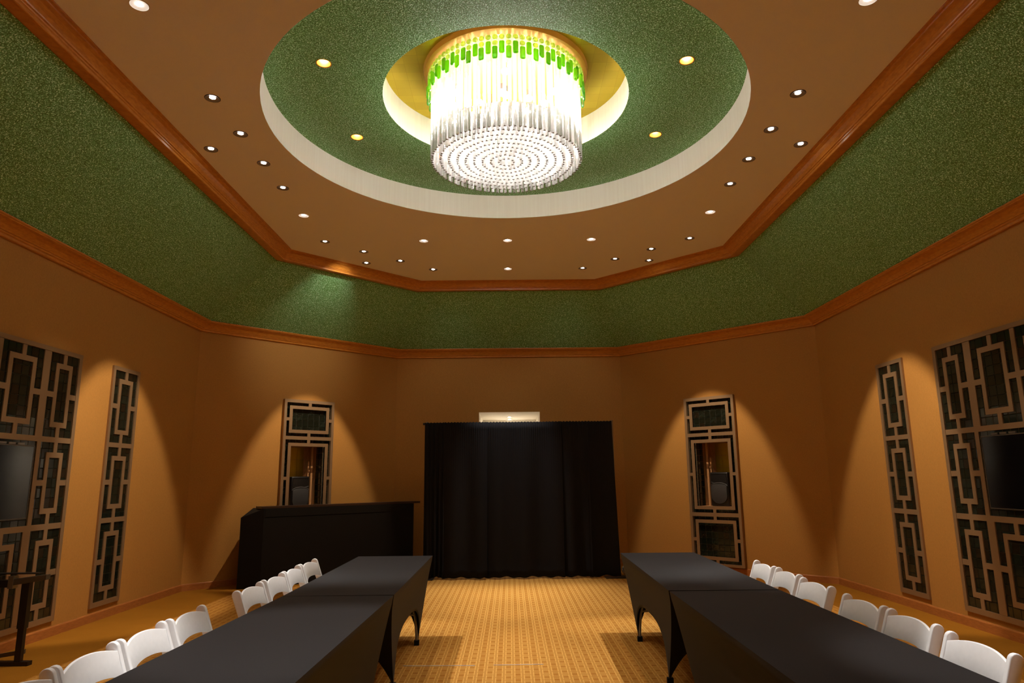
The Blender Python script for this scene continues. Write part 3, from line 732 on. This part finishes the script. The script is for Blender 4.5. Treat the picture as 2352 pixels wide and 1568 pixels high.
bm = bmesh.new(); box(bm, -Lh + 0.02, Lh - 0.02, -0.004, 0.001, 1.00, 1.118); link('valance', finish('valance', bm, barm), bar)

# ------------------------------------------------------------------ tables with stretch covers
TH, TL, TWd = 0.75, 2.44, 0.765
def table(loc, rotz, label, yin=(0.55, 0.55)):
    t = thing('banquet_table', loc, rotz, label, 'table', 'long tables in black stretch covers')
    bm = bmesh.new(); hx, hy = TWd / 2, TL / 2
    def ins(tt, e=0.55): return e * max(0, tt) ** 1.15
    def insx(tt): return 0.075 * max(0, tt) ** 0.65
    NU, NW = 40, 14
    def pt_long(s, u, w_):
        zb = 0.018 + 0.36 * (1 - abs(u) ** 3.2); z = TH * (1 - w_) + zb * w_; tt = max((0.72 - z) / 0.72, 0); x = hx - insx(tt) - 0.030 * (1 - u * u) * math.sin(PI * min(tt * 1.2, 1)) * 0.8
        return (s * x, u * (hy - ins(tt)), z)
    def pt_end(s, u, w_):
        zb = 0.018 + 0.31 * (1 - abs(u) ** 3.0); z = TH * (1 - w_) + zb * w_; tt = max((0.72 - z) / 0.72, 0)
        y = hy - ins(tt) - 0.045 * (1 - u * u) * math.sin(PI * min(max(tt, 0) * 1.1, 1))
        return (u * (hx - insx(tt)), s * y, z)
    for fn, N in ((pt_long, NU), (pt_end, 20)):
        for s in (-1, 1):
            g = [[bm.verts.new(fn(s, -1 + 2 * i / N, (j / NW))) for i in range(N + 1)] for j in range(NW + 1)]
            for a, b in zip(g, g[1:]):
                for i in range(N): bm.faces.new((a[i], a[i + 1], b[i + 1], b[i])).smooth = True
    # top with softened middle
    g = [[bm.verts.new((hx * (-1 + 2 * i / 20), hy * (-1 + 2 * j / 40), TH - (0.0012 if 0 < i < 20 and 0 < j < 40 else 0))) for i in range(21)] for j in range(41)]
    for a, b in zip(g, g[1:]):
        for i in range(20): bm.faces.new((a[i], a[i + 1], b[i + 1], b[i])).smooth = True
    bmesh.ops.remove_doubles(bm, verts=bm.verts[:], dist=0.0008); bmesh.ops.recalc_face_normals(bm, faces=bm.faces[:])
    cv_ = link('stretch_cover', finish('stretch_cover', bm, spandex, True), t)
    md = cv_.modifiers.new('s', 'SOLIDIFY'); md.thickness = 0.003; md.offset = -1
    bm = bmesh.new(); box(bm, -hx + 0.02, hx - 0.02, -hy + 0.02, hy - 0.02, TH - 0.028, TH - 0.006); link('tabletop', finish('tabletop', bm, whiteplastic, bevel=0.008), t)
    for s in (-1, 1):
        fy = s * (hy - 0.55 + 0.02)
        lg = bmesh.new()
        for sx in (-1, 1):
            tube(lg, [(sx * (hx - 0.085), fy, 0.012), (sx * (hx - 0.085), fy + s * 0.0, 0.08), (sx * (hx - 0.10), fy, 0.25), (sx * (hx - 0.17), fy + s * 0.03, 0.45), (sx * 0.15, fy + s * 0.06, 0.60), (sx * 0.13, fy + s * 0.07, TH - 0.030)], 0.0125, 10)
        tube(lg, [(-hx + 0.11, fy, 0.27), (hx - 0.11, fy, 0.27)], 0.010, 8)
        link('leg', finish('leg', lg, tubegrey, True), t)
        for sx in (-1, 1):
            bm = bmesh.new(); box(bm, sx * (hx - 0.083) - 0.022, sx * (hx - 0.083) + 0.022, fy - 0.022, fy + 0.022, 0.0, 0.045)
            link('foot_pocket', finish('foot_pocket', bm, drapem, True, bevel=0.008), t)
    return t
table((1.510, 6.262, 0), -0.019, 'far long table of the right row, black stretch cover, near the drape')
table((1.481, 3.798, 0), -0.005, 'near long table of the right row, black stretch cover, running out of the picture')
table((-1.184, 6.21, 0), 0.002, 'far long table of the left row, black stretch cover, near the drape')
table((-1.208, 3.755, 0), -0.022, 'near long table of the left row, black stretch cover, running out of the picture')

# ------------------------------------------------------------------ folding chairs (facing local +Y, base at floor)
CH = {}
def build_chair_meshes():
    # post: broad flat slat leaning from (y=-.22,z=.79) to the front foot
    def lean(z): return 0.07 - 0.29 * z / 0.79
    bm = bmesh.new(); prof = []; wd = 0.031
    for i in range(9):
        a = PI * i / 8; ty, tz = -0.375, 0.927
        cy, cz = lean(0.755), 0.755
        prof.append((cy + wd * math.cos(a) * tz + wd * math.sin(a) * ty, cz - wd * math.cos(a) * ty * 1.0 + wd * math.sin(a) * tz))
    prof += [(lean(0.45) - 0.030, 0.46), (lean(0.0) - 0.022, 0.0), (lean(0) + 0.024, 0.0), (lean(0.45) + 0.032, 0.44)]
    prism(bm, prof, 0, -0.013, 0.013); CH['post'] = finish('side_post', bm, resin, True, bevel=0.0055, seg=3)
    # backrest panel
    bm = bmesh.new(); n = 22; F = []; Bk = []
    for side, lst in ((-1, F), (1, Bk)):
        top, bot, mid = [], [], []
        for i in range(n + 1):
            u = -1 + 2 * i / n; x = 0.203 * u; zt = 0.745 + 0.028 * (1 - abs(u) ** 2.2); zb = 0.628 + 0.026 * (1 - abs(u) ** 2.4)
            bow = -0.022 * (1 - u * u); th = 0.007
            top.append((x, lean(zt) + bow + 0.022 - side * th, zt)); bot.append((x, lean(zb) + bow + 0.022 - side * th, zb)); zm = (zt + zb) / 2
            mid.append((x, lean(zm) + bow + 0.019 - side * th, zm))
        lst.append([bm.verts.new(p) for p in top]); lst.append([bm.verts.new(p) for p in mid]); lst.append([bm.verts.new(p) for p in bot])
    for lst in (F, Bk):
        for a, b in zip(lst, lst[1:]):
            for i in range(n): bm.faces.new((a[i], a[i + 1], b[i + 1], b[i]))
    for i in range(n):
        bm.faces.new((F[0][i], F[0][i + 1], Bk[0][i + 1], Bk[0][i])); bm.faces.new((F[2][i], F[2][i + 1], Bk[2][i + 1], Bk[2][i]))
    for k in (0, n):
        for j in (0, 1): bm.faces.new((F[j][k], F[j + 1][k], Bk[j + 1][k], Bk[j][k]))
    bmesh.ops.recalc_face_normals(bm, faces=bm.faces[:]); CH['back'] = finish('backrest', bm, resin, True, bevel=0.003, seg=2)
    bm = bmesh.new(); box(bm, -0.185, 0.185, -0.215, 0.075, 0.415, 0.440); CH['seat'] = finish('seat', bm, resin, True, bevel=0.01, seg=3)
    bm = bmesh.new(); box(bm, -0.172, 0.172, -0.205, 0.065, 0.440, 0.468); CH['pad'] = finish('seat_pad', bm, cushion, True, bevel=0.012, seg=3)
    bm = bmesh.new(); prism(bm, [(-0.26, 0.0), (-0.222, 0.0), (0.045, 0.395), (0.050, 0.415), (0.010, 0.415)], 0, -0.011, 0.011); CH['rear'] = finish('rear_leg', bm, resin, True, bevel=0.004)
    bm = bmesh.new(); tube(bm, [(-0.20, lean(0.2), 0.2), (0.20, lean(0.2), 0.2)], 0.010, 8); CH['str'] = finish('stretcher', bm, resin, True)
    bm = bmesh.new(); tube(bm, [(-0.18, -0.16, 0.13), (0.18, -0.16, 0.13)], 0.010, 8); CH['str2'] = finish('rear_stretcher', bm, resin, True)
build_chair_meshes()
def chair(x, y, face, label, jit=0.0):
    # face +1: sits to the left of its table and faces +x ; -1 the mirror
    t = thing('folding_chair', (x, y, 0), (-PI / 2 if face > 0 else PI / 2) + jit, label, 'chair', 'white folding chairs at the tables')
    for s in (-1, 1):
        link('side_post', CH['post'], t, (s * 0.214, 0, 0)); link('rear_leg', CH['rear'], t, (s * 0.189, 0, 0))
    link('backrest', CH['back'], t); se = link('seat', CH['seat'], t); link('seat_pad', CH['pad'], se)
    link('stretcher', CH['str'], t); link('rear_stretcher', CH['str2'], t); return t
LX = -1.902 + 0.218
LL = [(2.815, 'white folding chair cut off by the bottom left corner of the picture'), (3.29, 'white folding chair second from the camera along the left tables'),
      (3.775, 'white folding chair third from the camera along the left tables'), (4.262, 'white folding chair fourth along the left tables, before the gap in the row'),
      (5.225, 'white folding chair first after the gap in the left row'), (5.745, 'white folding chair second after the gap in the left row'),
      (6.245, 'white folding chair third after the gap in the left row, before the bar'), (6.725, 'farthest white folding chair of the left row, before the bar')]
for i, (y, lb) in enumerate(LL): chair(LX + random.uniform(-0.006, 0.006), y, 1, lb, random.uniform(-0.03, 0.03))
RL = [(2.222, 6.235, 'farthest white folding chair of the right row, beside the niche screen'), (2.225, 5.73, 'second farthest white folding chair of the right row'),
      (2.195, 5.14, 'third farthest white folding chair of the right row, before its gap'), (2.168, 4.41, 'white folding chair first after the gap in the right row, nearer the camera'),
      (2.168, 3.905, 'white folding chair second from the camera along the right tables'), (2.135, 3.31, 'nearest white folding chair of the right row, in the bottom right corner')]
for x, y, lb in RL: chair(x - 0.218, y, -1, lb, random.uniform(-0.03, 0.03))

# ------------------------------------------------------------------ folded table frame by the left wall
tf = thing('folding_table_frame', (-4.22, 6.33, 0), 0, 'black metal table frame with a T foot by the left wall screen', 'table frame')
bm = bmesh.new(); box(bm, -0.026, 0.026, -0.02, 0.02, 0.025, 0.42); box(bm, -0.033, 0.033, -0.026, 0.026, 0.30, 0.70); link('post', finish('post', bm, blackplastic, bevel=0.003), tf)
bm = bmesh.new(); box(bm, -0.42, 0.10, -0.03, 0.03, 0.0, 0.034); link('foot', finish('foot', bm, blackplastic, bevel=0.005), tf)
bm = bmesh.new(); prism(bm, [(-0.42, 0.02), (-0.42, 0.05), (0.02, 0.12), (0.02, 0.085)], 1, 0.03, 0.05); link('foot_brace', finish('foot_brace', bm, bezel), tf)
bm = bmesh.new(); prism(bm, [(-0.115, 0.655), (-0.115, 0.71), (0.175, 0.745), (0.175, 0.70)], 1, -0.03, 0.03); link('support_arm', finish('support_arm', bm, bezel, bevel=0.004), tf)
bm = bmesh.new(); box(bm, -0.42, 0.10, -0.02, 0.05, 0.748, 0.757); link('top_rail', finish('top_rail', bm, blackplastic), tf)
bm = bmesh.new(); box(bm, -0.15, -0.105, -0.035, 0.035, 0.63, 0.735); link('clamp', finish('clamp', bm, greymetal, bevel=0.004), tf)
bm = bmesh.new(); box(bm, -0.42, -0.15, -0.03, 0.03, 0.64, 0.70); link('side_arm', finish('side_arm', bm, blackplastic, bevel=0.004), tf)

# frayed white seam across the carpet in the aisle
fl = bpy.data.objects['floor']
for x0, y0, x1, y1 in ((-0.90, 6.165, -0.30, 6.150), (-0.145, 6.160, 0.27, 6.168)):
    bm = bmesh.new(); tube(bm, [(x0 + (x1 - x0) * i / 12, y0 + (y1 - y0) * i / 12 + random.uniform(-0.002, 0.002), 0.002) for i in range(13)], 0.0032, 6)
    link('seam_thread', finish('seam_thread', bm, resin), fl)
